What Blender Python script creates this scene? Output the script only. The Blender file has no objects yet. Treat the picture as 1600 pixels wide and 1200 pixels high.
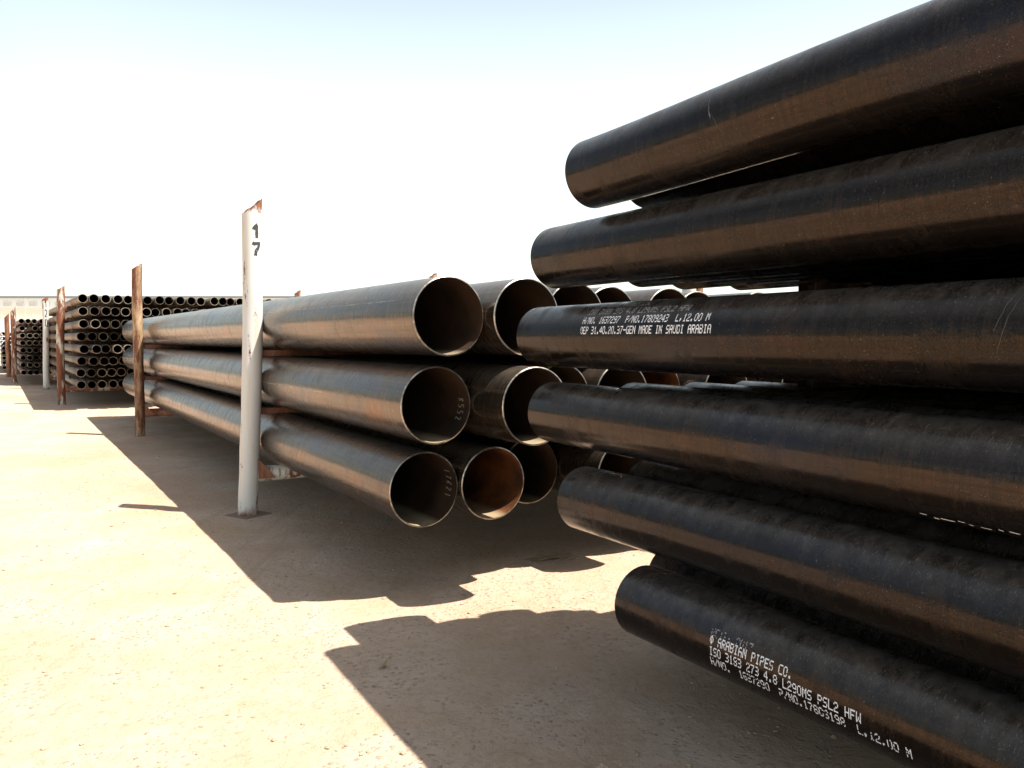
import bpy, bmesh, math, random
import numpy as np
from mathutils import Vector, Matrix
R = math.radians
random.seed(7)
rng = np.random.default_rng(7)
sc = bpy.context.scene
COL = sc.collection

# ------------------------------------------------------------------ camera
cd = bpy.data.cameras.new("camera")
cam = bpy.data.objects.new("camera", cd)
COL.objects.link(cam)
CAM_H = 1.39
cam.matrix_world = (Matrix.Translation((0, 0, CAM_H)) @ Matrix.Rotation(R(90 - 3.3), 4, 'X'))
cd.sensor_width = 36.0
cd.lens = 36.0 * 1250 / 1600
cd.clip_start = 0.05
cd.clip_end = 6000
sc.camera = cam

# ------------------------------------------------------------------ sky, sun, exposure
SUN = Vector((0.50, -0.13, 1.0)).normalized()          # towards the sun
w = bpy.data.worlds.new("World")
sc.world = w
w.use_nodes = True
nt = w.node_tree
sky = nt.nodes.new("ShaderNodeTexSky")
sky.sky_type = 'NISHITA'
sky.sun_disc = False
sky.sun_elevation = math.asin(SUN.z)
sky.sun_rotation = math.atan2(SUN.x, SUN.y)
sky.air_density = 1.0
sky.dust_density = 3.0
SKY_STRENGTH = 0.05
VEIL = (.365, .40, .345)
sky.ozone_density = 1.0
bg = nt.nodes["Background"]
bg.inputs[1].default_value = SKY_STRENGTH
# dusty desert air: a pale veil that thickens towards the horizon and towards the sun
def wn(typ, **kw):
    q = nt.nodes.new(typ)
    for k_, v_ in kw.items(): setattr(q, k_, v_)
    return q
tcw = wn("ShaderNodeTexCoord")
spw = wn("ShaderNodeSeparateXYZ")
nt.links.new(tcw.outputs['Generated'], spw.inputs[0])
elr = wn("ShaderNodeValToRGB")
els = elr.color_ramp.elements
while len(els) < 5: els.new(.5)
for e_, (p_, v_) in zip(els, ((0., .9), (.12, 1.0), (.26, .80), (.40, .44), (1., .03))):
    e_.position = p_; e_.color = (v_, v_, v_, 1)
nt.links.new(spw.outputs['Z'], elr.inputs[0])
dt = wn("ShaderNodeVectorMath", operation='DOT_PRODUCT')
sh = Vector((SUN.x, SUN.y, 0)).normalized()
dt.inputs[1].default_value = sh
nt.links.new(tcw.outputs['Generated'], dt.inputs[0])
azr = wn("ShaderNodeMapRange", interpolation_type='SMOOTHSTEP')
azr.inputs['From Min'].default_value = -1.0
azr.inputs['From Max'].default_value = -.62
azr.inputs['To Min'].default_value = .15
azr.inputs['To Max'].default_value = 1.0
nt.links.new(dt.outputs['Value'], azr.inputs['Value'])
vm = wn("ShaderNodeMath", operation='MULTIPLY')
nt.links.new(elr.outputs[0], vm.inputs[0]); nt.links.new(azr.outputs[0], vm.inputs[1])
vs_ = wn("ShaderNodeVectorMath", operation='SCALE')
vs_.inputs[0].default_value = (VEIL[0] / SKY_STRENGTH, VEIL[1] / SKY_STRENGTH, VEIL[2] / SKY_STRENGTH)
nt.links.new(vm.outputs[0], vs_.inputs['Scale'])
va = wn("ShaderNodeVectorMath", operation='ADD')
nt.links.new(sky.outputs[0], va.inputs[0]); nt.links.new(vs_.outputs[0], va.inputs[1])
nt.links.new(va.outputs[0], bg.inputs[0])
sd = bpy.data.lights.new("sun", 'SUN')
sd.energy = 4.3
sd.angle = R(0.5)
sd.color = (1.0, 0.935, 0.86)
sun = bpy.data.objects.new("sun", sd)
COL.objects.link(sun)
sun.rotation_euler = SUN.to_track_quat('Z', 'Y').to_euler()
sun.location = (5, -2, 12)
sc.view_settings.view_transform = 'Standard'
sc.view_settings.look = 'None'
sc.view_settings.exposure = 1.5
sc.view_settings.gamma = 1.0
sc.view_settings.use_curve_mapping = False
sc.cycles.max_bounces = 8

# ------------------------------------------------------------------ node helpers
def new_mat(name):
    m = bpy.data.materials.new(name)
    m.use_nodes = True
    n = m.node_tree
    b = n.nodes["Principled BSDF"]
    return m, n, b

class N:
    def __init__(s, tree): s.t = tree
    def node(s, typ, **kw):
        n = s.t.nodes.new(typ)
        for k, v in kw.items(): setattr(n, k, v)
        return n
    def link(s, a, b): s.t.links.new(a, b)
    def coord(s, scale=(1, 1, 1), kind='Object', offset_random=True):
        tc = s.node("ShaderNodeTexCoord")
        mp = s.node("ShaderNodeMapping")
        mp.inputs['Scale'].default_value = scale
        s.link(tc.outputs[kind], mp.inputs['Vector'])
        if offset_random:
            oi = s.node("ShaderNodeObjectInfo")
            mm = s.node("ShaderNodeMath", operation='MULTIPLY')
            mm.inputs[1].default_value = 57.0
            s.link(oi.outputs['Random'], mm.inputs[0])
            s.link(mm.outputs[0], mp.inputs['Location'])
        return mp.outputs[0]
    def noise(s, vec, scale=5, detail=6, rough=.6, dist=0):
        n = s.node("ShaderNodeTexNoise")
        n.inputs['Scale'].default_value = scale
        n.inputs['Detail'].default_value = detail
        n.inputs['Roughness'].default_value = rough
        n.inputs['Distortion'].default_value = dist
        s.link(vec, n.inputs['Vector'])
        return n.outputs['Fac']
    def ramp(s, fac, stops):
        r = s.node("ShaderNodeValToRGB")
        e = r.color_ramp.elements
        while len(e) < len(stops): e.new(.5)
        for el, (p, c) in zip(e, stops):
            el.position = p
            el.color = (c[0], c[1], c[2], 1) if not isinstance(c, (int, float)) else (c, c, c, 1)
        s.link(fac, r.inputs[0])
        return r.outputs[0]
    def mix(s, fac, a, b, mode='MIX'):
        n = s.node("ShaderNodeMix", data_type='RGBA', blend_type=mode)
        for sock, v in ((n.inputs[0], fac), (n.inputs[6], a), (n.inputs[7], b)):
            if isinstance(v, (int, float)): sock.default_value = v
            elif isinstance(v, tuple): sock.default_value = (*v, 1)
            else: s.link(v, sock)
        return n.outputs[2]
    def math(s, op, a, b=0.0, clamp=False):
        n = s.node("ShaderNodeMath", operation=op)
        n.use_clamp = clamp
        for sock, v in ((n.inputs[0], a), (n.inputs[1], b)):
            if isinstance(v, (int, float)): sock.default_value = v
            else: s.link(v, sock)
        return n.outputs[0]
    def bump(s, height, strength, dist, bsdf, normal=None):
        n = s.node("ShaderNodeBump")
        n.inputs['Strength'].default_value = strength
        n.inputs['Distance'].default_value = dist
        s.link(height, n.inputs['Height'])
        if normal is not None: s.link(normal, n.inputs['Normal'])
        if bsdf is not None: s.link(n.outputs[0], bsdf.inputs['Normal'])
        return n.outputs[0]

def steel_mat(name, dark, light, dust, metallic, r0, r1, streak=.5, fleck=.5, rustc=(.16, .07, .03), rust_amt=.1, bump=.25):
    m, n, b = new_mat(name)
    k = N(n)
    ring = k.noise(k.coord((1.5, 22, 1.5)), 4, 8, .7)           # rolling marks round the pipe
    fine = k.noise(k.coord((3, 160, 3)), 3, 4, .7)
    long = k.noise(k.coord((30, .6, 30)), 3, 5, .65)            # streaks along the pipe
    patch = k.noise(k.coord((1, .8, 1)), 3.2, 6, .6)
    base = k.mix(k.ramp(ring, [(.35, 0.), (.65, 1.)]), dark, light)
    base = k.mix(k.math('MULTIPLY', k.ramp(long, [(.42, 0.), (.62, 1.)]), streak), base, dark)
    base = k.mix(k.math('MULTIPLY', k.ramp(patch, [(.55, 0.), (.72, 1.)]), rust_amt), base, rustc)
    blu = k.ramp(k.noise(k.coord((1.2, .5, 1.2)), 2.6, 4, .6), [(.48, 0.), (.66, .55)])
    base = k.mix(blu, base, (dark[0] * .95, dark[1] * 1.4, dark[2] * 2.6))
    oi = k.node("ShaderNodeObjectInfo")
    hs = k.node("ShaderNodeHueSaturation")
    k.link(k.math('ADD', k.math('MULTIPLY', oi.outputs['Random'], .5), .75), hs.inputs['Value'])
    k.link(base, hs.inputs['Color'])
    # settled dust and pale flecks and scratches
    sp = k.noise(k.coord((1, 1, 1)), 140, 3, .75)
    sp2 = k.noise(k.coord((14, 60, 14)), 5, 3, .6)
    flk = k.math('MULTIPLY', k.ramp(sp, [(.65, 0.), (.70, 1.)]), k.ramp(patch, [(.35, 0.15), (.6, 1.)]))
    
    geo = k.node("ShaderNodeNewGeometry")
    sep = k.node("ShaderNodeSeparateXYZ")
    k.link(geo.outputs['Normal'], sep.inputs[0])
    up = k.ramp(sep.outputs['Z'], [(.25, 0.), (.95, 1.)])       # dust lies on what faces up
    scr = k.math('MULTIPLY', k.ramp(sp2, [(.60, 0.), (.72, 1.)]), k.ramp(sep.outputs['Z'], [(.35, .12), (.8, 1.)]))
    flk = k.math('MAXIMUM', flk, scr)
    dfac = k.math('MULTIPLY', up, k.ramp(k.noise(k.coord((2, 3, 2)), 6, 6, .7), [(.3, .25), (.75, .95)]))
    dfac = k.math('MULTIPLY', dfac, dust)
    fac = k.math('ADD', dfac, k.math('MULTIPLY', flk, fleck), True)
    grain = k.ramp(k.noise(k.coord((1, 2.2, 1)), 330, 2, .7), [(.5, 0.), (.75, .10 + dust * .12)])
    fac = k.math('ADD', fac, grain, True)
    col = k.mix(fac, hs.outputs[0], (.38, .33, .27))
    k.link(col, b.inputs['Base Color'])
    k.link(k.math('SUBTRACT', metallic, k.math('MULTIPLY', fac, metallic)), b.inputs['Metallic'])
    rr = k.math('ADD', k.math('MULTIPLY', k.ramp(ring, [(.3, 0.), (.7, 1.)]), r1 - r0), r0)
    rr = k.math('ADD', rr, k.math('MULTIPLY', fac, .5), True)
    rr = k.math('ADD', rr, k.math('MULTIPLY', k.ramp(k.noise(k.coord((2, 3.5, 2)), 3, 7, .7), [(.47, 0.), (.66, 1.)]), .26 if dark[0] < .05 else .08), True)
    k.link(rr, b.inputs['Roughness'])
    h = k.math('ADD', k.math('MULTIPLY', ring, .6), k.math('MULTIPLY', fine, .4))
    h = k.math('ADD', h, k.math('MULTIPLY', sp, .25))
    k.bump(h, bump, .0015, b)
    return m

M_BLACK = steel_mat("black_varnished_steel", (.018, .015, .0125), (.042, .027, .019), .42, .88, .10, .20, .75, .40, (.09, .04, .022), .45, .16)
M_MILL = steel_mat("brown_mill_steel", (.060, .047, .036), (.175, .130, .090), .28, .86, .15, .28, .8, .10, (.18, .08, .035), .6, .055)
M_OLIVE = steel_mat("dusty_small_steel", (.11, .075, .045), (.22, .155, .09), .55, .6, .38, .5, .3, .05, (.19, .10, .05), .5, .2)
M_REDDY = steel_mat("rusting_small_steel", (.13, .07, .045), (.24, .13, .08), .55, .45, .4, .55, .3, .05, (.25, .09, .04), .9, .2)

def inner_mat(name, a, bcol):
    m, n, b = new_mat(name)
    k = N(n)
    f = k.noise(k.coord((1, .9, 1)), 4, 7, .65)
    rg = k.noise(k.coord((2, 40, 2)), 3, 5, .6)
    c = k.mix(k.ramp(f, [(.35, 0.), (.7, 1.)]), a, bcol)
    c = k.mix(k.math('MULTIPLY', rg, .5), c, a)
    geo = k.node("ShaderNodeNewGeometry")
    sep = k.node("ShaderNodeSeparateXYZ")
    k.link(geo.outputs['Normal'], sep.inputs[0])
    up = k.ramp(sep.outputs['Z'], [(.88, 0.), (.97, .75)])       # wind-blown sand lying along the bottom
    up = k.math('MULTIPLY', up, k.ramp(f, [(.30, .5), (.55, 1.)]))
    k.link(k.mix(up, c, (.38, .31, .19)), b.inputs['Base Color'])
    b.inputs['Roughness'].default_value = .6
    b.inputs['Metallic'].default_value = .15
    k.bump(f, .3, .002, b)
    return m
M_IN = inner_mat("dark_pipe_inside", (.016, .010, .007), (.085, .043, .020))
M_IN_RUST = inner_mat("orange_rusty_pipe_inside", (.03, .012, .006), (.34, .11, .025))

def rim_mat(name, c0, c1, met=.9, rough=.35):
    m, n, b = new_mat(name)
    k = N(n)
    f = k.noise(k.coord((1, 1, 1)), 22, 5, .7)
    k.link(k.mix(k.ramp(f, [(.38, 0.), (.62, 1.)]), c0, c1), b.inputs['Base Color'])
    b.inputs['Metallic'].default_value = met
    b.inputs['Roughness'].default_value = rough
    k.bump(f, .3, .001, b)
    return m
M_RIM = rim_mat("bare_bevelled_steel", (.16, .14, .12), (.50, .46, .40))
M_RIM_D = rim_mat("dull_pipe_rim", (.06, .045, .035), (.24, .20, .15), .5, .5)

def paint_mat(name, paint, rust, lo, hi, top=None):
    m, n, b = new_mat(name)
    k = N(n)
    f = k.noise(k.coord((5, 5, 1.0), offset_random=True), 2.2, 8, .68, .3)
    g = k.noise(k.coord((1, 1, 1)), 60, 5, .7)
    mask = k.ramp(k.math('ADD', k.math('MULTIPLY', f, .86), k.math('MULTIPLY', g, .14)), [(lo, 0.), (hi, 1.)])
    if top:
        tc = k.node("ShaderNodeTexCoord"); sz = k.node("ShaderNodeSeparateXYZ")
        k.link(tc.outputs['Object'], sz.inputs[0])
        zz = k.math('ADD', sz.outputs['Z'], k.math('MULTIPLY', k.noise(k.coord((9, 9, 5)), 3, 4, .6), .16))
        tr = k.ramp(k.math('MULTIPLY', k.math('SUBTRACT', zz, top), 8.0, True), [(.3, 0.), (.6, 1.)])
        br = k.ramp(k.math('MULTIPLY', k.math('SUBTRACT', .20, zz), 7.0, True), [(.3, 0.), (.9, 1.)])
        mask = k.math('MAXIMUM', mask, k.math('MAXIMUM', tr, br))
    rc = k.mix(k.ramp(g, [(.35, 0.), (.65, 1.)]), rust, (rust[0] * .45, rust[1] * .38, rust[2] * .35))
    stain = k.ramp(k.noise(k.coord((9, 9, .7)), 2, 5, .6), [(.5, 0.), (.75, .55)])
    pc = k.mix(stain, paint, (.52, .36, .2))
    pc = k.mix(k.ramp(k.noise(k.coord((3, 3, 1)), 30, 4, .8), [(.67, 0.), (.74, .8)]), pc, (.10, .06, .04))
    k.link(k.mix(mask, pc, rc), b.inputs['Base Color'])
    k.link(k.math('ADD', k.math('MULTIPLY', mask, .35), .45), b.inputs['Roughness'])
    k.bump(k.math('ADD', k.math('MULTIPLY', g, .3), k.math('SUBTRACT', 1.0, mask)), .35, .0015, b)
    return m
M_WHITE = paint_mat("chipped_white_paint", (.55, .56, .54), (.23, .085, .035), .585, .62, 2.40)
M_BEAM = paint_mat("white_paint_rusting_beam", (.50, .49, .45), (.22, .08, .035), .50, .56)
M_POSTRUST = paint_mat("flaking_brown_rust", (.36, .25, .14), (.17, .062, .030), .40, .55)
M_HALF = paint_mat("rust_stained_white_paint", (.50, .47, .40), (.22, .08, .038), .44, .50)
M_RUST = paint_mat("red_brown_rust", (.26, .11, .06), (.17, .06, .03), .4, .6)
M_SPACER_D = paint_mat("dark_rusted_steel", (.06, .035, .022), (.05, .025, .015), .4, .6)
M_SPACER = paint_mat("red_oxide_steel", (.20, .075, .045), (.14, .055, .03), .4, .6)

def plain(name, c, rough=.7, met=0., sc_=20, var=.25, bump=.2):
    m, n, b = new_mat(name)
    k = N(n)
    f = k.noise(k.coord((1, 1, 1)), sc_, 5, .6)
    k.link(k.mix(f, tuple(x * (1 - var) for x in c), tuple(min(1, x * (1 + var)) for x in c)), b.inputs['Base Color'])
    b.inputs['Roughness'].default_value = rough
    b.inputs['Metallic'].default_value = met
    k.bump(f, bump, .001, b)
    return m
M_INK = plain("white_stencil_ink", (.78, .80, .88), .6, 0, 200, .25, 0.05)
M_INKF = plain("faded_stencil_ink", (.30, .29, .29), .7, 0, 200, .3, 0.05)
M_SCR = plain("grey_scratch", (.13, .12, .11), .6, .3, 200, .5, 0.05)
M_CHALK = plain("chalk_line", (.30, .26, .21), .9, 0, 120, .3, 0.05)
M_BLACKPAINT = plain("black_brush_paint", (.03, .03, .032), .6, 0, 60, .3, .1)
M_STONE = plain("pale_pebble", (.34, .27, .20), .9, 0, 35, .55, .3)
M_CLOD = plain("earth_clod", (.33, .245, .16), .95, 0, 40, .4, .5)
M_WOOD = plain("weathered_wood_chip", (.30, .22, .13), .85, 0, 50, .4, .3)
M_PLATE = plain("dusty_rusted_plate", (.20, .13, .09), .9, 0, 40, .4, .4)
M_CLAD = plain("pale_grey_cladding", (.66, .75, .80), .55, 0, 1.5, .05, .05)
M_CLADC = plain("cream_cladding", (.74, .71, .60), .55, 0, 1.5, .05, .05)
M_ROOF = plain("grey_roof_trim", (.16, .18, .20), .6, 0, 2, .1, .05)
M_LOUV = plain("louvre_grey", (.48, .53, .56), .6, 0, 6, .15, .05)

# ------------------------------------------------------------------ object helpers
def link_mesh(name, bm, mats, parent=None, smooth=True):
    me = bpy.data.meshes.new(name)
    bm.to_mesh(me)
    bm.free()
    for m in (mats if isinstance(mats, (list, tuple)) else [mats]): me.materials.append(m)
    if smooth:
        me.polygons.foreach_set("use_smooth", [True] * len(me.polygons))
    o = bpy.data.objects.new(name, me)
    COL.objects.link(o)
    if parent: o.parent = parent
    return o
def empty(name, loc=(0, 0, 0), rz=0):
    o = bpy.data.objects.new(name, None)
    COL.objects.link(o)
    o.location = loc
    o.rotation_euler = (0, 0, rz)
    o.empty_display_size = .2
    return o
def tag(o, label=None, cat=None, group=None, kind=None):
    if label: o["label"] = label
    if cat: o["category"] = cat
    if group: o["group"] = group
    if kind: o["kind"] = kind
    return o
def copy_tree(o, parent=None):
    c = o.copy()
    COL.objects.link(c)
    if parent: c.parent = parent
    for ch in o.children: copy_tree(ch, c)
    return c
def to_world(X, Y, Z, deg):
    c, s = math.cos(R(deg)), math.sin(R(deg))
    return Vector((X * c - Y * s, X * s + Y * c, Z))

ORD = ["zeroth", "first", "second", "third", "fourth", "fifth", "sixth", "seventh", "eighth", "ninth", "tenth", "eleventh",
       "twelfth", "thirteenth", "fourteenth", "fifteenth", "sixteenth", "seventeenth", "eighteenth", "nineteenth",
       "twentieth", "twenty-first", "twenty-second", "twenty-third", "twenty-fourth", "twenty-fifth", "twenty-sixth"]

def ring_pts(bm, r, y, seg, cz=0.0, cx=0.0):
    return [bm.verts.new((cx + r * math.cos(2 * math.pi * i / seg), y, cz + r * math.sin(2 * math.pi * i / seg))) for i in range(seg)]
def skin(bm, a, b, mat=0, flip=False):
    n = len(a)
    for i in range(n):
        j = (i + 1) % n
        f = (a[i], b[i], b[j], a[j]) if not flip else (a[j], b[j], b[i], a[i])
        bm.faces.new(f).material_index = mat

def tube_wall(r, t, L, seg, ny=1, bow=None, ext=True, in_depth=None, bev0=0.0):
    """a pipe along +Y from 0 to L: outside (slot 0), inside (slot 1)"""
    bm = bmesh.new()
    bow = bow or (lambda y: 0.0)
    prev = None
    for i in range(ny + 1):
        y = bev0 + (L - 2 * bev0) * i / ny
        cur = ring_pts(bm, r, y, seg, bow(y))
        if prev: skin(bm, prev, cur, 0, True)
        prev = cur
    prev = None
    for i in range(ny + 1):
        y = L * i / ny
        cur = ring_pts(bm, r - t, y, seg, bow(y))
        if prev: skin(bm, prev, cur, 1, False)
        prev = cur
    return bm
def end_ring(r, t, y, seg, outward, bev, cz=0.0):
    """bevelled annular end face; outward = -1 faces -Y"""
    bm = bmesh.new()
    a = ring_pts(bm, r, y - outward * bev, seg, cz)
    b = ring_pts(bm, r - t * .62, y, seg, cz)
    c = ring_pts(bm, r - t, y, seg, cz)
    skin(bm, a, b, 0, outward > 0)
    a2 = ring_pts(bm, r - t * .62, y, seg, cz)
    skin(bm, a2, c, 0, outward > 0)
    bmesh.ops.recalc_face_normals(bm, faces=bm.faces[:])
    return bm

# ------------------------------------------------------------------ 5x7 dot-matrix lettering, as a coding head prints it
F = {
'A': "01110 10001 10001 11111 10001 10001 10001", 'B': "11110 10001 10001 11110 10001 10001 11110",
'C': "01111 10000 10000 10000 10000 10000 01111", 'D': "11110 10001 10001 10001 10001 10001 11110",
'E': "11111 10000 10000 11110 10000 10000 11111", 'F': "11111 10000 10000 11110 10000 10000 10000",
'G': "01111 10000 10000 10011 10001 10001 01111", 'H': "10001 10001 10001 11111 10001 10001 10001",
'I': "01110 00100 00100 00100 00100 00100 01110", 'L': "10000 10000 10000 10000 10000 10000 11111",
'M': "10001 11011 10101 10101 10001 10001 10001", 'N': "10001 11001 10101 10101 10011 10001 10001",
'O': "01110 10001 10001 10001 10001 10001 01110", 'P': "11110 10001 10001 11110 10000 10000 10000",
'R': "11110 10001 10001 11110 10100 10010 10001", 'S': "01111 10000 10000 01110 00001 00001 11110",
'U': "10001 10001 10001 10001 10001 10001 01110", 'W': "10001 10001 10001 10101 10101 11011 10001",
'0': "01110 10001 10001 10001 10001 10001 01110", '1': "00100 01100 00100 00100 00100 00100 01110",
'2': "01110 10001 00001 00110 01000 10000 11111", '3': "11110 00001 00001 01110 00001 00001 11110",
'4': "00010 00110 01010 10010 11111 00010 00010", '5': "11111 10000 11110 00001 00001 00001 11110",
'6': "01110 10000 10000 11110 10001 10001 01110", '7': "11111 00001 00010 00100 00100 01000 01000",
'8': "01110 10001 10001 01110 10001 10001 01110", '9': "01110 10001 10001 01111 00001 00001 01110",
'.': "00000 00000 00000 00000 00000 01100 01100", ',': "00000 00000 00000 00000 01100 01100 01000",
'/': "00001 00001 00010 00100 01000 10000 10000", '-': "00000 00000 00000 11111 00000 00000 00000",
'@': "00100 01110 10101 10101 10101 01110 00100", ' ': "00000 " * 7}
def stencil(bm, text, y0, ang, r, cw=.0183, ch=.030, drop=.03, rnd=None, bow=None):
    """rows of dots on the -X side of a pipe along Y; text runs towards -Y, ang degrees above the horizontal"""
    rnd = rnd or random
    dx, dz = cw / 6, ch / 7
    top = ang + math.degrees(ch / 2 / r)
    for ci, chh in enumerate(text):
        rows = F[chh].split()
        for ri, row in enumerate(rows):
            for di, b in enumerate(row):
                if b == '0' or rnd.random() < drop: continue
                ya = y0 - ci * cw - di * dx
                yb = ya - dx
                a1 = R(top) - ri * dz / r
                a2 = a1 - dz / r
                cz = bow(ya) if bow else 0
                P = [(-r * math.cos(a), y, cz + r * math.sin(a)) for a, y in ((a1, ya), (a1, yb), (a2, yb), (a2, ya))]
                bm.faces.new([bm.verts.new(p) for p in P])

def strokes(bm, lines, width, mapf, step=.01):
    """painted or chalked strokes: polylines in (u, v) laid on a surface by mapf(u, v, lift)"""
    lift = 0
    for ln in lines:
        lift += 1
        pts = []
        for (a, b) in zip(ln[:-1], ln[1:]):
            a, b = Vector(a), Vector(b)
            n = max(1, int((b - a).length / step))
            for i in range(n): pts.append(a.lerp(b, i / n))
        pts.append(Vector(ln[-1]))
        L, Rr = [], []
        for i, p in enumerate(pts):
            d = (pts[min(i + 1, len(pts) - 1)] - pts[max(i - 1, 0)])
            d.normalize()
            nrm = Vector((-d.y, d.x)) * width * .5 * (1 + .12 * math.sin(i * 1.7))
            L.append(bm.verts.new(mapf(*(p + nrm), lift)))
            Rr.append(bm.verts.new(mapf(*(p - nrm), lift)))
        for i in range(len(pts) - 1):
            bm.faces.new((L[i], L[i + 1], Rr[i + 1], Rr[i]))

# ------------------------------------------------------------------ ground
def vnoise(x, y, s, seed):
    g = np.random.default_rng(seed).random((256, 256))
    u, v = x / s, y / s
    iu, iv = np.floor(u).astype(int), np.floor(v).astype(int)
    fu, fv = u - iu, v - iv
    fu, fv = fu * fu * (3 - 2 * fu), fv * fv * (3 - 2 * fv)
    G = lambda a, b: g[a % 256, b % 256]
    return (G(iu, iv) * (1 - fu) * (1 - fv) + G(iu + 1, iv) * fu * (1 - fv) + G(iu, iv + 1) * (1 - fu) * fv + G(iu + 1, iv + 1) * fu * fv) - .5
def ground_z(x, y):
    x, y = np.asarray(x, float), np.asarray(y, float)
    far = 1 / (1 + (np.hypot(x, y - 4) / 25) ** 2)
    z = vnoise(x, y, 1.9, 1) * .020 + vnoise(x, y, .6, 2) * .010 + vnoise(x, y, .21, 3) * .009 + vnoise(x, y, .08, 4) * .005
    return z * far - .004
n = 420
t = np.linspace(-1, 1, n)
g1 = np.sinh(t * 8.2) / np.sinh(8.2) * 3000
GX, GY = np.meshgrid(g1 - .3, g1 + 4.2, indexing='ij')
GZ = ground_z(GX, GY)
me = bpy.data.meshes.new("ground")
vs = np.stack([GX, GY, GZ], -1).reshape(-1, 3)
idx = np.arange(n * n).reshape(n, n)
fc = np.stack([idx[:-1, :-1], idx[1:, :-1], idx[1:, 1:], idx[:-1, 1:]], -1).reshape(-1, 4)
me.vertices.add(len(vs)); me.vertices.foreach_set("co", vs.ravel())
me.loops.add(fc.size); me.loops.foreach_set("vertex_index", fc.ravel())
me.polygons.add(len(fc)); me.polygons.foreach_set("loop_start", np.arange(0, fc.size, 4)); me.polygons.foreach_set("loop_total", np.full(len(fc), 4))
me.update(calc_edges=True)
me.polygons.foreach_set("use_smooth", [True] * len(fc))
ground = bpy.data.objects.new("ground", me)
COL.objects.link(ground)
tag(ground, kind="structure")
m, nn, b = new_mat("dusty_yard_earth")
k = N(nn)
c1 = k.coord((1, 1, 1), offset_random=False)
big = k.noise(c1, .35, 5, .6, .4)
mid = k.noise(c1, 1.6, 8, .65, .6)
fin = k.noise(c1, 26, 6, .75)
grit = k.noise(c1, 170, 3, .8)
col = k.mix(k.ramp(mid, [(.36, 0.), (.66, 1.)]), (.475, .335, .225), (.56, .425, .325))
col = k.mix(k.ramp(big, [(.48, 0.), (.64, .65)]), col, (.40, .255, .165))
greyp = k.ramp(k.noise(k.coord((.5, 1, 1), offset_random=False), 1.1, 5, .6), [(.58, 0.), (.70, .55)])
col = k.mix(greyp, col, (.43, .37, .27))
track = k.noise(k.coord((2.3, .25, 1), offset_random=False), 3, 5, .6, .5)     # faint wheel and drag marks
col = k.mix(k.ramp(track, [(.57, 0.), (.66, .35)]), col, (.36, .275, .19))
col = k.mix(k.ramp(fin, [(.50, 0.), (.68, .5)]), col, (.30, .225, .15))
col = k.mix(k.ramp(grit, [(.66, 0.), (.74, .8)]), col, (.55, .49, .40))
col = k.mix(k.ramp(k.noise(c1, 120, 2, .6), [(.70, 0.), (.75, .8)]), col, (.12, .08, .05))
k.link(col, b.inputs['Base Color'])
b.inputs['Roughness'].default_value = .95
b.inputs['Specular IOR Level'].default_value = .15
h = k.math('ADD', k.math('MULTIPLY', fin, .6), k.math('MULTIPLY', grit, .25))
med = k.noise(c1, 9, 7, .7, .8)
clod = k.node("ShaderNodeTexVoronoi"); clod.inputs['Scale'].default_value = 34
k.link(k.coord((1, 1, 1), offset_random=False), clod.inputs['Vector'])
cl = k.math('MULTIPLY', k.ramp(clod.outputs['Distance'], [(.0, 1.), (.35, 0.)]), k.ramp(mid, [(.45, 0.), (.6, 1.)]))
n0 = k.bump(cl, .9, .018, None)
n1 = k.bump(h, .9, .02, None, n0)
k.bump(med, .6, .035, b, n1)
me.materials.append(m)

# loose stones and crumbs of earth
def scatter(name, count, smin, smax, area, mat, seed, label, bias=2.2):
    rg = np.random.default_rng(seed)
    ico = bmesh.new()
    bmesh.ops.create_icosphere(ico, subdivisions=1, radius=1)
    bv = np.array([v.co[:] for v in ico.verts])
    bf = np.array([[v.index for v in f.verts] for f in ico.faces])
    ico.free()
    V, Fc = [], []
    off = 0
    x0, x1, y0, y1 = area
    for i in range(count):
        y = y0 + (y1 - y0) * rg.random() ** bias
        half = (x1 - x0) / 2 * (y / y1 * .9 + .1) 
        x = (x0 + x1) / 2 + (rg.random() * 2 - 1) * half
        if vnoise(np.array(x), np.array(y), .5, 11) + vnoise(np.array(x), np.array(y), .17, 12) < -.05 + .5 * (rg.random() - .5): continue
        s = smin + (smax - smin) * rg.random() ** 5
        p = bv * (1 + .35 * (rg.random((len(bv), 1)) - .5)) * s * np.array([1, .55 + .5 * rg.random(), .35 + .3 * rg.random()])
        a = rg.random() * 6.28
        ca, sa = math.cos(a), math.sin(a)
        q = np.stack([p[:, 0] * ca - p[:, 1] * sa + x, p[:, 0] * sa + p[:, 1] * ca + y, p[:, 2] + float(ground_z(x, y)) + s * .15], 1)
        V.append(q); Fc.append(bf + off); off += len(bv)
    V = np.concatenate(V); Fc = np.concatenate(Fc)
    me = bpy.data.meshes.new(name)
    me.from_pydata(V.tolist(), [], Fc.tolist())
    me.materials.append(mat)
    o = bpy.data.objects.new(name, me)
    COL.objects.link(o)
    tag(o, label, "gravel", kind="stuff")
scatter("gravel", 9000, .0016, .011, (-7, 7.5, 1.2, 11), M_STONE, 5, "small pale stones scattered over the dusty yard")
scatter("earth_crumbs", 8000, .002, .014, (-7, 7.5, 1.2, 10), M_CLOD, 6, "dark crumbs of earth strewn over the dusty yard", 1.8)

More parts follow.
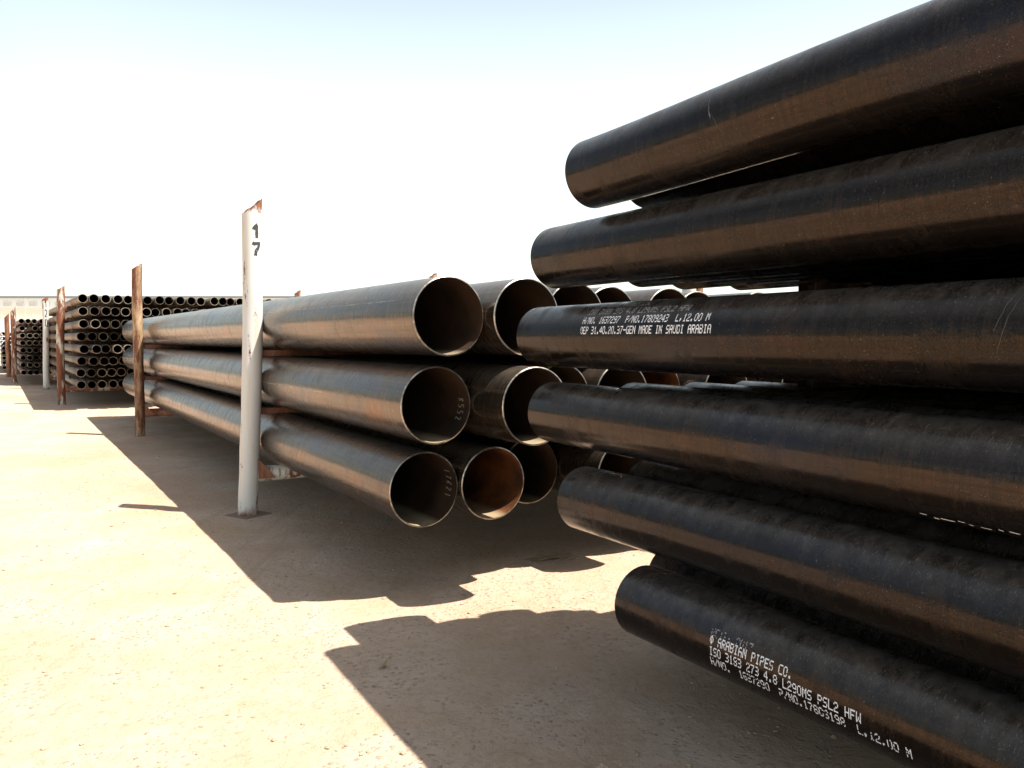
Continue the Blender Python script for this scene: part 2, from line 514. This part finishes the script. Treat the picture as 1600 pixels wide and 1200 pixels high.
# ------------------------------------------------------------------ storage racks
def rect_prism(bm, x0, x1, y0, y1, z0, z1):
    v = [bm.verts.new(p) for p in ((x0, y0, z0), (x1, y0, z0), (x1, y1, z0), (x0, y1, z0), (x0, y0, z1), (x1, y0, z1), (x1, y1, z1), (x0, y1, z1))]
    for q in ((3, 2, 1, 0), (4, 5, 6, 7), (0, 1, 5, 4), (1, 2, 6, 5), (2, 3, 7, 6), (3, 0, 4, 7)): bm.faces.new([v[i] for i in q])
def post_mesh(r, top, slope, seed, lean=0.0, cut=0.6):
    """hollow post, its top sawn off on the slant"""
    rd = random.Random(seed)
    bm = bmesh.new()
    seg = 40
    a1, a2 = rd.uniform(.006, .014), rd.uniform(0, 6)
    dents = [(rd.uniform(.3, top - .3), rd.uniform(0, 6.28), rd.uniform(.004, .012)) for _ in range(5)]
    def wob(z): return a1 * math.sin(z * 2.2 + a2) - a1 * math.sin(a2) + lean * z
    def pt(rr, a, z):
        d = sum(-dd * math.exp(-((z - dz) / .12) ** 2) * max(0, math.cos(a - da)) ** 4 for dz, da, dd in dents)
        rr += d
        return (rr * math.cos(a) + wob(z), rr * math.sin(a), z)
    def ztop(a, rr): return top + slope * rr * math.cos(a) + .006 * math.sin(5 * a + seed)
    def col(rr, z0, mat, flip):
        prev = None
        nz = 26
        for i in range(nz + 1):
            cur = []
            for j in range(seg):
                a = 2 * math.pi * j / seg
                z = z0 + (ztop(a, rr) - z0) * i / nz
                cur.append(bm.verts.new(pt(rr, a, z)))
            if prev: skin(bm, prev, cur, mat, flip)
            prev = cur
        return prev
    col(r, -.03, 0, True)
    col(r - .007, top - .9, 1, False)
    A = [bm.verts.new(pt(r, 2 * math.pi * j / seg, ztop(2 * math.pi * j / seg, r))) for j in range(seg)]
    B = [bm.verts.new(pt(r - .007, 2 * math.pi * j / seg, ztop(2 * math.pi * j / seg, r - .007))) for j in range(seg)]
    skin(bm, A, B, 1, True)
    bmesh.ops.recalc_face_normals(bm, faces=bm.faces[:])
    return bm, wob
DIG = {'1': [[(-.35, .62), (.12, 1.0), (.12, 0)]], '7': [[(-.5, .92), (-.2, .86), (.5, .95), (.35, .6), (0, .35), (-.08, 0)]],
       '2': [[(-.45, .8), (-.1, 1.), (.4, .85), (.35, .55), (-.45, .02), (.5, .0)]],
       '0': [[(.45, .9), (-.4, .92), (-.42, .05), (.42, .02), (.45, .9)]]}
def painted_number(text, r, ztop_, h, wdt, sw, face, wob):
    bm = bmesh.new()
    for i, chh in enumerate(text):
        zc = ztop_ - i * h * 1.28
        lines = [[(p[0] * wdt, zc - h + p[1] * h) for p in ln] for ln in DIG[chh]]
        def mapf(u, v, lift):
            a = face + u / r
            rr = r + .0012 + lift * .0002
            return (rr * math.cos(a) + wob(v), rr * math.sin(a), v)
        strokes(bm, lines, sw, mapf, .012)
    return bm
def make_frame(X0, X1, Y, deg, top0, top1, mats, labels, seed, number=None, beam_z=.317, beam_r=.06, slopes=(.65, .65), lean=0.0, mat_beam=None, r=.076):
    """U frame: two sawn-off posts, a low cross beam, base plates"""
    root = empty("storage_rack_frame", to_world(X0, Y, 0, deg), R(deg))
    tag(root, labels[0], "rack", "rack frames standing round the pipe stacks")
    bm, wob = post_mesh(r, top0, slopes[0], seed, lean)
    p0 = link_mesh("post", bm, [mats[0], M_RUST], root)
    p0["label"] = labels[1]
    if number:
        nb = painted_number(number, r, top0 - .145 if len(number) == 2 else top0 - .05, .105 if len(number) == 2 else .2, .055 if len(number) == 2 else .05, .024 if len(number) == 2 else .022, -1.75 + .30, wob)
        link_mesh("painted_number", nb, M_BLACKPAINT, p0, False)
    bm, wob1 = post_mesh(r, top1, slopes[1], seed + 50)
    p1 = link_mesh("post", bm, [mats[1], M_RUST], root)
    p1.location = (X1 - X0, 0, 0)
    if labels[2]: p1["label"] = labels[2]
    # beam
    bm = bmesh.new()
    bmesh.ops.create_cone(bm, cap_ends=True, segments=28, radius1=beam_r, radius2=beam_r, depth=(X1 - X0) - 2 * r + .004)
    bmesh.ops.rotate(bm, verts=bm.verts, matrix=Matrix.Rotation(R(90), 3, 'Y'))
    bmesh.ops.translate(bm, verts=bm.verts, vec=((X1 - X0) / 2, 0, beam_z))
    be = link_mesh("cross_beam", bm, mat_beam or M_HALF, root)
    for ed in be.data.edges: pass
    for pp, sgn, xx in ((p0, 1, 0), (p1, -1, 0)):
        bm = bmesh.new()
        v = [(r - .004, -.006, beam_z - beam_r - .004), (r + .11, -.006, beam_z - beam_r - .004), (r - .004, -.006, beam_z - beam_r - .12)]
        v = [(r - .004, -.066, beam_z - .03), (r + .13, -.066, beam_z - .03), (r - .004, -.066, beam_z + .13)]
        a = [bm.verts.new((sgn * q[0], q[1], q[2])) for q in v]
        c = [bm.verts.new((sgn * q[0], q[1] + .008, q[2])) for q in v]
        bm.faces.new(a); bm.faces.new(c[::-1])
        for i in range(3):
            j = (i + 1) % 3
            bm.faces.new((a[i], c[i], c[j], a[j]))
        bmesh.ops.recalc_face_normals(bm, faces=bm.faces[:])
        link_mesh("gusset", bm, M_RUST, pp, False)
        bm = bmesh.new()
        rect_prism(bm, -.13, .13, -.13, .13, -.006, .008)
        bmesh.ops.rotate(bm, verts=bm.verts, matrix=Matrix.Rotation(R(28), 3, 'Z'))
        # weld collar
        bmesh.ops.bevel(bm, geom=bm.edges[:], offset=.002, segments=1, affect='EDGES')
        if number == "17" and pp is p0: link_mesh("base_plate", bm, M_PLATE, pp, False)
        else: bm.free()
    return root

ang2, ang3 = 32.5, 32.9
make_frame(1.590, 6.33, 6.36, ang2, 2.405, 2.47, (M_WHITE, M_WHITE),
           ("pipe rack frame whose white post carries the number 17", "chipped white post with black number 17 and slanted top", "white post on the far side of the stack"),
           17, "17", mat_beam=M_BEAM, lean=.030, r=.076, slopes=(.85, .7))
make_frame(1.630, 6.33, 12.46, ang2, 2.40, 2.47, (M_POSTRUST, M_POSTRUST),
           ("pipe rack frame with rusty brown unpainted posts behind the post numbered 17", "flaking rusty brown post with slanted top", None),
           4, None, lean=.010, mat_beam=M_RUST, r=.068)
make_frame(1.155, 6.2, 19.11, ang3, 2.43, 2.50, (M_HALF, M_HALF),
           ("pipe rack frame with rust-stained white post in front of the post numbered 120", "white post streaked with red rust", None),
           9, None, lean=.02)
make_frame(1.165, 6.2, 25.08, ang3, 2.46, 2.45, (M_WHITE, M_WHITE),
           ("pipe rack frame whose thin white post carries the number 120", "white post with black number 120", None),
           12, "120", lean=.01)
make_frame(.51, 4.2, 29.1, ang3, 2.26, 2.3, (M_HALF, M_HALF),
           ("far pipe rack frame with stained white post numbered 121", "stained white post with black number 121", None),
           21, "121", slopes=(1.2, .6))
make_frame(.42, 4.2, 33.6, ang3, 2.18, 2.3, (M_RUST, M_RUST),
           ("farthest pipe rack frame, rusty red post just left of the post numbered 121", "rusty red post with slanted top", None),
           31, None, slopes=(1.1, .6), mat_beam=M_RUST)
# a second lane of posts seen through the gap in the right-hand stack
r5 = make_frame(8.1, 13.2, 7.95, ang2, 2.6, 2.6, (M_POSTRUST, M_POSTRUST),
                ("rusty orange rack post glimpsed through the gap in the right-hand stack", "rusty orange post", None),
                41, None, mat_beam=M_RUST)

# ------------------------------------------------------------------ pipes
def spacer(X0, X1, Y, z0, hgt, deg, label, group, mat=M_SPACER):
    bm = bmesh.new()
    rect_prism(bm, 0, X1 - X0, -hgt / 2 - .004, hgt / 2 + .004, 0, hgt)
    bmesh.ops.bevel(bm, geom=bm.edges[:], offset=.004, segments=1, affect='EDGES')
    # saw-cut open ends, as square hollow bar
    ends = [f for f in bm.faces if abs(f.normal.x) > .9]
    res = bmesh.ops.inset_individual(bm, faces=ends, thickness=.006)
    for f in ends:
        bmesh.ops.translate(bm, verts=f.verts[:], vec=(-.05 if f.normal.x > 0 else .05, 0, 0))
    o = link_mesh("spacer_bar", bm, mat, None, False)
    o.location = to_world(X0, Y, z0, deg)
    o.rotation_euler = (0, 0, R(deg))
    tag(o, label, "spacer bar", group)
    return o

# --- middle stack: 406 mm pipes, three layers, twelve across
RP, TP, LP = .2032, .0080, 11.65
def big_pipe(inner):
    root = empty("steel_pipe")
    bm = tube_wall(RP, TP, LP, 96, 12, bev0=.003)
    w_ = link_mesh("pipe_wall", bm, [M_MILL, inner], root)
    e0 = link_mesh("bevelled_end", end_ring(RP, TP, 0, 96, -1, .003), M_RIM, root)
    e1 = link_mesh("bevelled_end", end_ring(RP, TP, LP, 96, 1, .003), M_RIM, root)
    return root
bp = {False: big_pipe(M_IN), True: big_pipe(M_IN_RUST)}
used = {False: False, True: False}
ZL = [1.500, 1.040, .581]
YOFF = [[3.60, 3.50, 3.62, 3.80, 3.72], [3.70, 3.38, 3.72, 3.66, 3.80], [3.82, 3.78, 4.02, 3.62, 3.8]]
lay = ["top", "middle", "bottom"]
rd = random.Random(3)
for L_ in range(3):
    for c in range(11):
        X = (1.917, 1.893, 1.880)[L_] + .4069 * c + (0 if c == 0 else rd.uniform(0, .0002))
        Y = YOFF[L_][c] if c < 5 else 3.72 + rd.uniform(-.16, .16)
        rust = (L_, c) in ((2, 1), (1, 4), (0, 6), (1, 8), (2, 7))
        o = bp[rust] if not used[rust] else copy_tree(bp[rust])
        used[rust] = True
        o.location = to_world(X, Y, ZL[L_], ang2)
        spin = rd.uniform(0, 6.28)
        o.rotation_euler = (0, 0, R(ang2 - (.20, .35, .44)[L_]))
        pos = {0: "leftmost", 1: "second from left, ", 2: "third from left, "}.get(c)
        if c == 0:
            lb = f"large brown steel pipe, leftmost of the {lay[L_]} layer in the stack beside post 17"
        else:
            lb = f"large brown steel pipe, {ORD[c+1]} from left, {lay[L_]} layer of stack beside post 17"
        if (L_, c) == (2, 1): lb = "large pipe with orange rusty inside, second in the bottom layer beside post 17"
        tag(o, lb, "pipe", "large steel pipes stacked beside the post numbered 17")
        if c == 0 or rust: root_keep = o
        if (L_, c) in ((2, 0), (1, 0)):
            # chalked number on the inside wall
            txt = "17621" if L_ == 2 else "8552"
            CH = {'1': [[(0, 0), (0, 1)]], '7': [[(-.3, 1), (.35, 1), (0, 0)]], '6': [[(.3, 1), (-.3, .4), (-.1, 0), (.3, .2), (0, .5), (-.25, .4)]],
                  '2': [[(-.3, .8), (0, 1), (.3, .75), (-.3, 0), (.35, 0)]], '8': [[(.25, .9), (-.25, .8), (.25, .2), (-.2, 0), (-.25, .3), (.25, .8), (.25, .9)]],
                  '5': [[(.3, 1), (-.25, 1), (-.25, .55), (.25, .5), (.2, .05), (-.3, 0)]]}
            bm = bmesh.new()
            a0 = R(22 if L_ == 2 else 5)
            for i, chh in enumerate(txt):
                lines = [[(p[0] * .026, p[1] * .05) for p in ln] for ln in CH[chh]]
                def mapf(u, v, lift, i=i):
                    a = a0 - (i * .036 + u) / RP
                    rr = RP - TP - .001 - lift * .0002
                    return (rr * math.cos(a), .06 + (.05 - v) * 1.2, rr * math.sin(a))
                strokes(bm, lines, .004, mapf, .01)
            link_mesh("chalk_number", bm, M_CHALK, o, False)
for L_, z in ((0, ZL[0] - RP - .0526), (1, ZL[1] - RP - .0520)):
    for Y, nm in ((6.36, "beside post 17"), (12.46, "beside the rusty brown post")):
        spacer(1.71, 6.22, Y + .05, z + .0008, .050, ang2,
               f"red brown steel spacer bar under the {lay[L_]} pipe layer {nm}", "spacer bars between the large pipe layers")

# --- right-hand stack: 273 mm black pipes, six layers
ang1 = 30.3
RB, TB, LB = .1365, .0048, 12.0
def black_pipe(bow=None, ny=1):
    root = empty("black_steel_pipe")
    bm = tube_wall(RB, TB, LB, 96, ny, bow, bev0=.002)
    link_mesh("pipe_wall", bm, [M_BLACK, M_IN], root)
    link_mesh("bevelled_end", end_ring(RB, TB, 0, 96, -1, .002, bow(0) if bow else 0), M_RIM_D, root)
    link_mesh("bevelled_end", end_ring(RB, TB, LB, 96, 1, .002, bow(LB) if bow else 0), M_RIM_D, root)
    return root
def bow_top(y):
    d = LB - y                                    # distance from the far end
    return -.020 * math.exp(-(d / .75) ** 2) + .012 * math.exp(-((d - 1.5) / .7) ** 2)
def bow_droop(y):
    d = LB - y
    return -.018 * max(0.0, 1 - d / 1.8) ** 2
proto = black_pipe()
droop = black_pipe(bow_droop, 120)
bent = black_pipe(bow_top, 120)
Z1 = [2.070, 1.748, 1.396, 1.054, .716, .381]
YE = [2.665, 3.03, 3.15, 3.05, 2.81, 2.41]
FL = ["topmost black pipe on the near face of the right-hand stack, seen against the sky",
      "black pipe directly below the topmost one on the right-hand stack's near face",
      "black pipe with three white printed lines ending MADE IN SAUDI ARABIA",
      "black pipe just under the pipe printed MADE IN SAUDI ARABIA",
      "black pipe just above the lowest one on the right-hand stack's near face",
      "lowest black pipe on the near face, printed ARABIAN PIPES CO. in white"]
g1_ = "black steel pipes stacked on the right"
lays = ["top", "second", "third", "fourth", "fifth", "bottom"]
first = True
LX = [1.935, 2.0, 2.0, 2.0, 2.0, 2.0]
for L_ in range(6):
    for c in range(14):
        if L_ == 0 and c == 0: o = bent
        elif L_ == 4 and c == 0: o = droop
        elif L_ == 5 and c == 0: o = copy_tree(droop)
        elif first: o = proto; first = False
        else: o = copy_tree(proto)
        X = LX[L_] + .2733 * c
        Y = YE[L_] if c == 0 else {(0, 1): 2.66, (4, 1): 2.72, (5, 1): 2.55}.get((L_, c), 2.88 - .075 * c + rd.uniform(-.09, .07))
        o.location = to_world(X, Y - LB, Z1[L_], ang1)
        o.rotation_euler = (0, 0, R(ang1))
        lb = FL[L_] if c == 0 else f"black steel pipe, {ORD[c+1]} from the front, {lays[L_]} layer of the right-hand stack"
        tag(o, lb, "pipe", g1_)
        if c == 0 and L_ == 2:
            bm = bmesh.new()
            rr = RB + .0008
            y0 = LB - (YE[2] - 2.645)
            rn = random.Random(1)
            stencil(bm, "OEP 31.40.20.37-GEN MADE IN SAUDI ARABIA", y0, 10, rr, rnd=rn)
            stencil(bm, "H/NO. 1637297  P/NO.17809243  L,12.00 M", y0 - .0, 27.5, rr, rnd=rn)
            link_mesh("stencil_marking", bm, M_INK, o, False)["label"] = "bright white printed lines"
            bm = bmesh.new()
            stencil(bm, "ISO 3183 273 4.8 L290MS PSL2 HFW", y0 - .01, 45, rr, rnd=rn, drop=.1)
            stencil(bm, "@ ARABIAN PIPES CO.", y0 - .01, 63, rr, rnd=rn, drop=.2)
            link_mesh("stencil_marking", bm, M_INKF, o, False)["label"] = "faded upper printed lines"
        if c == 0 and L_ == 5:
            bm = bmesh.new()
            rr = RB + .0008
            y0 = LB - (YE[5] - 1.90)
            rn = random.Random(2)
            stencil(bm, "@ ARABIAN PIPES CO.", y0, 12, rr, rnd=rn, bow=bow_droop, cw=.0178)
            stencil(bm, "ISO 3183 273 4.8 L290MS PSL2 HFW", y0, -3.5, rr, rnd=rn, bow=bow_droop, cw=.0178)
            stencil(bm, "H/NO.  1637290  P/NO.17809198  L,12.00 M", y0, -19, rr, rnd=rn, drop=.15, bow=bow_droop, cw=.0178)
            link_mesh("stencil_marking", bm, M_INK, o, False)["label"] = "bright white printed lines"
            bm = bmesh.new()
            stencil(bm, "HCIPS 2017", y0, 22, rr, rnd=rn, drop=.45, bow=bow_droop, cw=.0178)
            link_mesh("stencil_marking", bm, M_INKF, o, False)["label"] = "worn scrap of printed line"
        if c == 0 and L_ == 3:
            bm = bmesh.new()
            rn = random.Random(8)
            rr = RB + .0008
            y = LB - (YE[3] - 1.22)
            while y > LB - (YE[3] - .55):
                Lq = rn.uniform(.008, .05)
                a1 = R(-56 + rn.uniform(-3, 3)); a2 = a1 - R(rn.uniform(1.2, 3.2))
                P = [(-rr * math.cos(a), yy, rr * math.sin(a)) for a, yy in ((a1, y), (a1 - .02, y - Lq), (a2 - .02, y - Lq), (a2, y))]
                bm.faces.new([bm.verts.new(p) for p in P])
                y -= Lq + rn.uniform(.004, .02)
            link_mesh("paint_scuff", bm, M_INK, o, False)["label"] = "broken white scuff marks along the underside"
def arc_strip(bm, r, y, dy, a0, a1, wd, n=14, bow=None, rd_=None):
    """a fine circumferential scratch on the -X side"""
    prev = None
    for i in range(n + 1):
        a = R(a0 + (a1 - a0) * i / n)
        yy = y + dy * i / n + (rd_.uniform(-.002, .002) if rd_ else 0)
        wv_ = wd * (.3 + .7 * math.sin(math.pi * i / n)) * (rd_.uniform(.5, 1.2) if rd_ else 1)
        cz = bow(yy) if bow else 0
        cur = [bm.verts.new((-r * math.cos(a), yy + s_ * wv_ / 2, cz + r * math.sin(a))) for s_ in (-1, 1)]
        if prev: bm.faces.new((prev[0], prev[1], cur[1], cur[0]))
        prev = cur
def scratches(parent, r, specs, seed, mat, bow=None):
    q = random.Random(seed)
    bm = bmesh.new()
    for i, (y, dy, a0, a1, wd) in enumerate(specs): arc_strip(bm, r + .0006 + .0001 * i, y, dy, a0, a1, wd, 14, bow, q)
    link_mesh("scratch_mark", bm, mat, parent, False)
near = {o.get("label"): o for o in bpy.data.objects}
scratches(near[FL[0]], RB, [(LB - .78, -.02, 34, -2, .003), (LB - .80, -.05, 10, -26, .0012), (LB - .79, -.015, 12, 0, .005)], 1, M_SCR, bow_top)
scratches(near[FL[2]], RB, [(LB - 2.17, .04, 62, 4, .0018), (LB - 2.185, .05, 58, -20, .0011), (LB - 2.10, .03, 66, 42, .0016)], 2, M_SCR)
def seam(parent, r, ang, ya, yb, wd, mat, seed):
    q = random.Random(seed)
    bm = bmesh.new()
    y = ya
    while y < yb:
        y2 = min(yb, y + q.uniform(.15, .6))
        n_ = 3
        prev = None
        for i in range(n_ + 1):
            yy = y + (y2 - y) * i / n_
            w_ = wd * q.uniform(.6, 1.2)
            cur = [bm.verts.new((-(r + .0007) * math.cos(R(ang) + s_ * w_ / 2 / r), yy, (r + .0007) * math.sin(R(ang) + s_ * w_ / 2 / r))) for s_ in (-1, 1)]
            if prev: bm.faces.new((prev[0], cur[0], cur[1], prev[1]))
            prev = cur
        y = y2 + q.choice((0.0, .01, .05))
    link_mesh("weld_seam", bm, mat, parent, False)
seam(near[FL[1]], RB, 58, LB - 5, LB - .25, .004, M_RIM, 3)
for lay_, ang_, ya, yb, m_ in (("top", 24, .25, 9.5, M_RIM), ("middle", 2, 1.2, 3.0, M_RIM), ("bottom", -12, .3, 11, M_RIM_D)):
    seam(near[f"large brown steel pipe, leftmost of the {lay_} layer in the stack beside post 17"], RP, ang_, ya, yb, .0045, m_, 5)
for L_ in range(5):
    for x0_, Y, nm in ((2.60, 2.15, "near the far pipe ends"), (1.87, .15, "beside the near rack post"), (1.87, -6.0, "behind the camera")):
        spacer(x0_, 5.5, Y, Z1[L_ + 1] + RB + .0005, Z1[L_] - Z1[L_ + 1] - 2 * RB - .001, ang1,
               f"spacer bar under the {lays[L_]} layer of black pipes, {nm}", "spacer bars in the right-hand stack", M_SPACER_D)
make_frame(1.74, 5.84, .15, ang1, 2.44, 2.5, (M_WHITE, M_WHITE), ("pipe rack frame holding the near right-hand stack of black pipes", "white post", None), 61, None,
           beam_z=Z1[5] - RB - .05, beam_r=.049, r=.06)
make_frame(1.74, 5.84, -6.0, ang1, 2.44, 2.5, (M_WHITE, M_WHITE), ("pipe rack frame holding the rear end of the right-hand stack", "white post", None), 62, None,
           beam_z=Z1[5] - RB - .05, beam_r=.049, r=.06)

# --- far stacks of slender pipes: one mesh each (their parts are too small to show)
def small_proto(r, t, L, mat, rim):
    bm = tube_wall(r, t, L, 28, 1)
    for y, o_ in ((0, -1), (L, 1)):
        a = ring_pts(bm, r, y, 28)
        b_ = ring_pts(bm, r - t, y, 28)
        skin(bm, a, b_, 2, o_ > 0)
    o = link_mesh("slender_pipe", bm, [mat, M_IN, rim])
    return o
M_RIM_B = rim_mat("pale_dusty_pipe_rim", (.20, .16, .11), (.46, .40, .30), .2, .5)
def far_stack(X0, Y0, deg, z0, dz, nrow, ncol, pitch, r, L, mat, rowoff, where, group, seed, skip=()):
    rq = random.Random(seed)
    pr = {0: small_proto(r, .0065, L, mat, M_RIM_D), 1: small_proto(r, .0065, L, mat, M_RIM_B)}
    us = set()
    for row in range(nrow):
        shift = 0
        for c in range(ncol):
            if (row, c) in skip: continue
            kx = 1 if rq.random() < .4 else 0
            o = pr[kx] if kx not in us else pr[kx].copy()
            if kx in us: COL.objects.link(o)
            us.add(kx)
            if c: shift += rq.uniform(0, .006) if rq.random() < .8 else rq.uniform(.01, .05)
            o.location = to_world(X0 + c * pitch + shift, Y0 + rowoff[row] + rq.choice((.4, .6, 1.6, 2.4)) * rq.uniform(-.10, .10) * (1 if c else .3), z0 + dz * (nrow - 1 - row), deg)
            o.rotation_euler = (0, 0, R(deg))
            rn = "top" if row == 0 else ("bottom" if row == nrow - 1 else ORD[row + 1])
            cn = "leftmost" if c == 0 else f"{ORD[c+1]} from left"
            tag(o, f"{where[0]} pipe, {cn}, {rn} row of the {where[1]}", "pipe", group)
far_stack(1.439, 17.17, ang3, .452, .2405, 8, 22, .181, .084, 12, M_OLIVE, [0, 0, 0, .5, 0, .5, .85, .85],
          ("slender olive", "wide stack beside post 120"), "slender pipes stacked beside the post numbered 120", 1)
far_stack(.705, 27.0, ang3, .385, .214, 8, 10, .160, .073, 8.2, M_REDDY, [.7, .25, .25, .1, .25, .25, .25, .2],
          ("slender reddish", "small stack beside post 121"), "slender pipes stacked beside the post numbered 121", 2, skip=((1, 1),))
far_stack(.32, 37.3, ang3, .22, .19, 8, 6, .160, .073, 10, M_REDDY, [0] * 8,
          ("tiny distant", "stack at the left photo edge"), "slender pipes in the most distant stack at the left edge", 3)
for row in range(7):
    rn = "top" if row == 0 else ORD[row + 1]
    for Y, nm in ((19.11, "near the rust-stained white post"), (25.08, "near the thin white post")):
        spacer(1.30, 5.7, Y, .452 + .2405 * (6 - row) + .084 + .0005, .2405 - .168 - .001, ang3, f"spacer bar under the {rn} row of pipes {nm}",
               "spacer bars in the stack beside post 120", M_SPACER_D)
    for Y, nm in ((29.1, "near the far stained post"), (33.6, "near the farthest rusty red post")):
        spacer(.64, 2.5, Y, .385 + .214 * (6 - row) + .073 + .0005, .214 - .146 - .001, ang3, f"spacer bar under the {rn} row of pipes {nm}",
               "spacer bars in the stack beside post 121", M_SPACER_D)

# ------------------------------------------------------------------ litter
def chip(x, y, sx, sy, sz, rz, mat, name, label, cat, seed):
    rq = random.Random(seed)
    bm = bmesh.new()
    rect_prism(bm, -sx / 2, sx / 2, -sy / 2, sy / 2, 0, sz)
    bmesh.ops.subdivide_edges(bm, edges=bm.edges[:], cuts=3, use_grid_fill=True)
    for v in bm.verts:
        v.co += Vector((rq.uniform(-1, 1) * sx * .05, rq.uniform(-1, 1) * sy * .14, rq.uniform(-1, 1) * sz * .25 + sz * .8 * math.sin(v.co.x / sx * 3)))
    o = link_mesh(name, bm, mat, None, False)
    o.location = (x, y, float(ground_z(x, y)) + .004)
    o.rotation_euler = (0, 0, rz)
    tag(o, label, cat)
chip(.20, 4.98, .20, .07, .010, .35, M_WOOD, "wood_scrap", "broken scrap of wood lying in the shadow below the large pipes", "wood scrap", 1)
chip(.33, 5.0, .12, .02, .008, .8, M_WOOD, "wood_splinter", "thin dark wood splinter beside the broken wood scrap", "wood scrap", 2)
chip(-.55, 3.33, .035, .028, .020, .2, M_CLOD, "stone", "small dark stone in the right-hand stack's shadow", "stone", 3)
chip(.27, 2.45, .05, .035, .018, .6, M_STONE, "stone", "pale stone in the foreground of the right-hand stack's shadow", "stone", 4)

# ------------------------------------------------------------------ warehouse on the horizon
bd = empty("warehouse", (-58, 92, 0))
tag(bd, "long pale flat-roofed industrial building on the horizon behind the stacks", "building")
def corrug(name, x0, x1, z0, z1, mat, y=0.0, pitch=.9):
    bm = bmesh.new()
    xs = []
    x = x0
    while x < x1:
        for dx, dy in ((0, 0), (.70, 0), (.74, .035), (.86, .035)):
            if x + dx < x1: xs.append((x + dx, y - dy))
        x += pitch
    xs.append((x1, y))
    A = [bm.verts.new((a, b_, z0)) for a, b_ in xs]
    B = [bm.verts.new((a, b_, z1)) for a, b_ in xs]
    for i in range(len(xs) - 1): bm.faces.new((A[i], A[i + 1], B[i + 1], B[i]))
    # the depth of the building behind the sheet
    return link_mesh(name, bm, mat, bd, False)
corrug("wall", -40, 40, 0, 3.55, M_CLAD)
corrug("wall_band", -40, 40, 3.553, 4.75, M_CLADC, .004)["label"] = "cream band of cladding"
corrug("wall", -40, 40, 4.753, 5.95, M_CLAD, -.004)
bm = bmesh.new(); rect_prism(bm, -39.99, 39.99, .06, 24, 0, 5.94); link_mesh("wall_core", bm, M_CLAD, bd, False)
bm = bmesh.new(); rect_prism(bm, -40.3, 40.3, -.25, 24.3, 5.953, 6.16); link_mesh("roof", bm, M_ROOF, bd, False)
x = -34.0
while x < 38:
    wv = bmesh.new()
    rect_prism(wv, x, x + .78, -.10, -.045, 5.0, 5.46)
    o = link_mesh("window", wv, M_LOUV, bd, False)
    fr = bmesh.new()
    for q in ((x - .05, x + .83, 5.46, 5.51), (x - .05, x + .83, 4.95, 5.0)): rect_prism(fr, q[0], q[1], -.13, -.045, q[2], q[3])
    for q in ((x - .05, x), (x + .78, x + .83)): rect_prism(fr, q[0], q[1], -.13, -.045, 5.0, 5.46)
    link_mesh("window_frame", fr, M_CLADC, o, False)
    x += 1.47 if int((x + 34) / 1.47) % 2 else 1.47
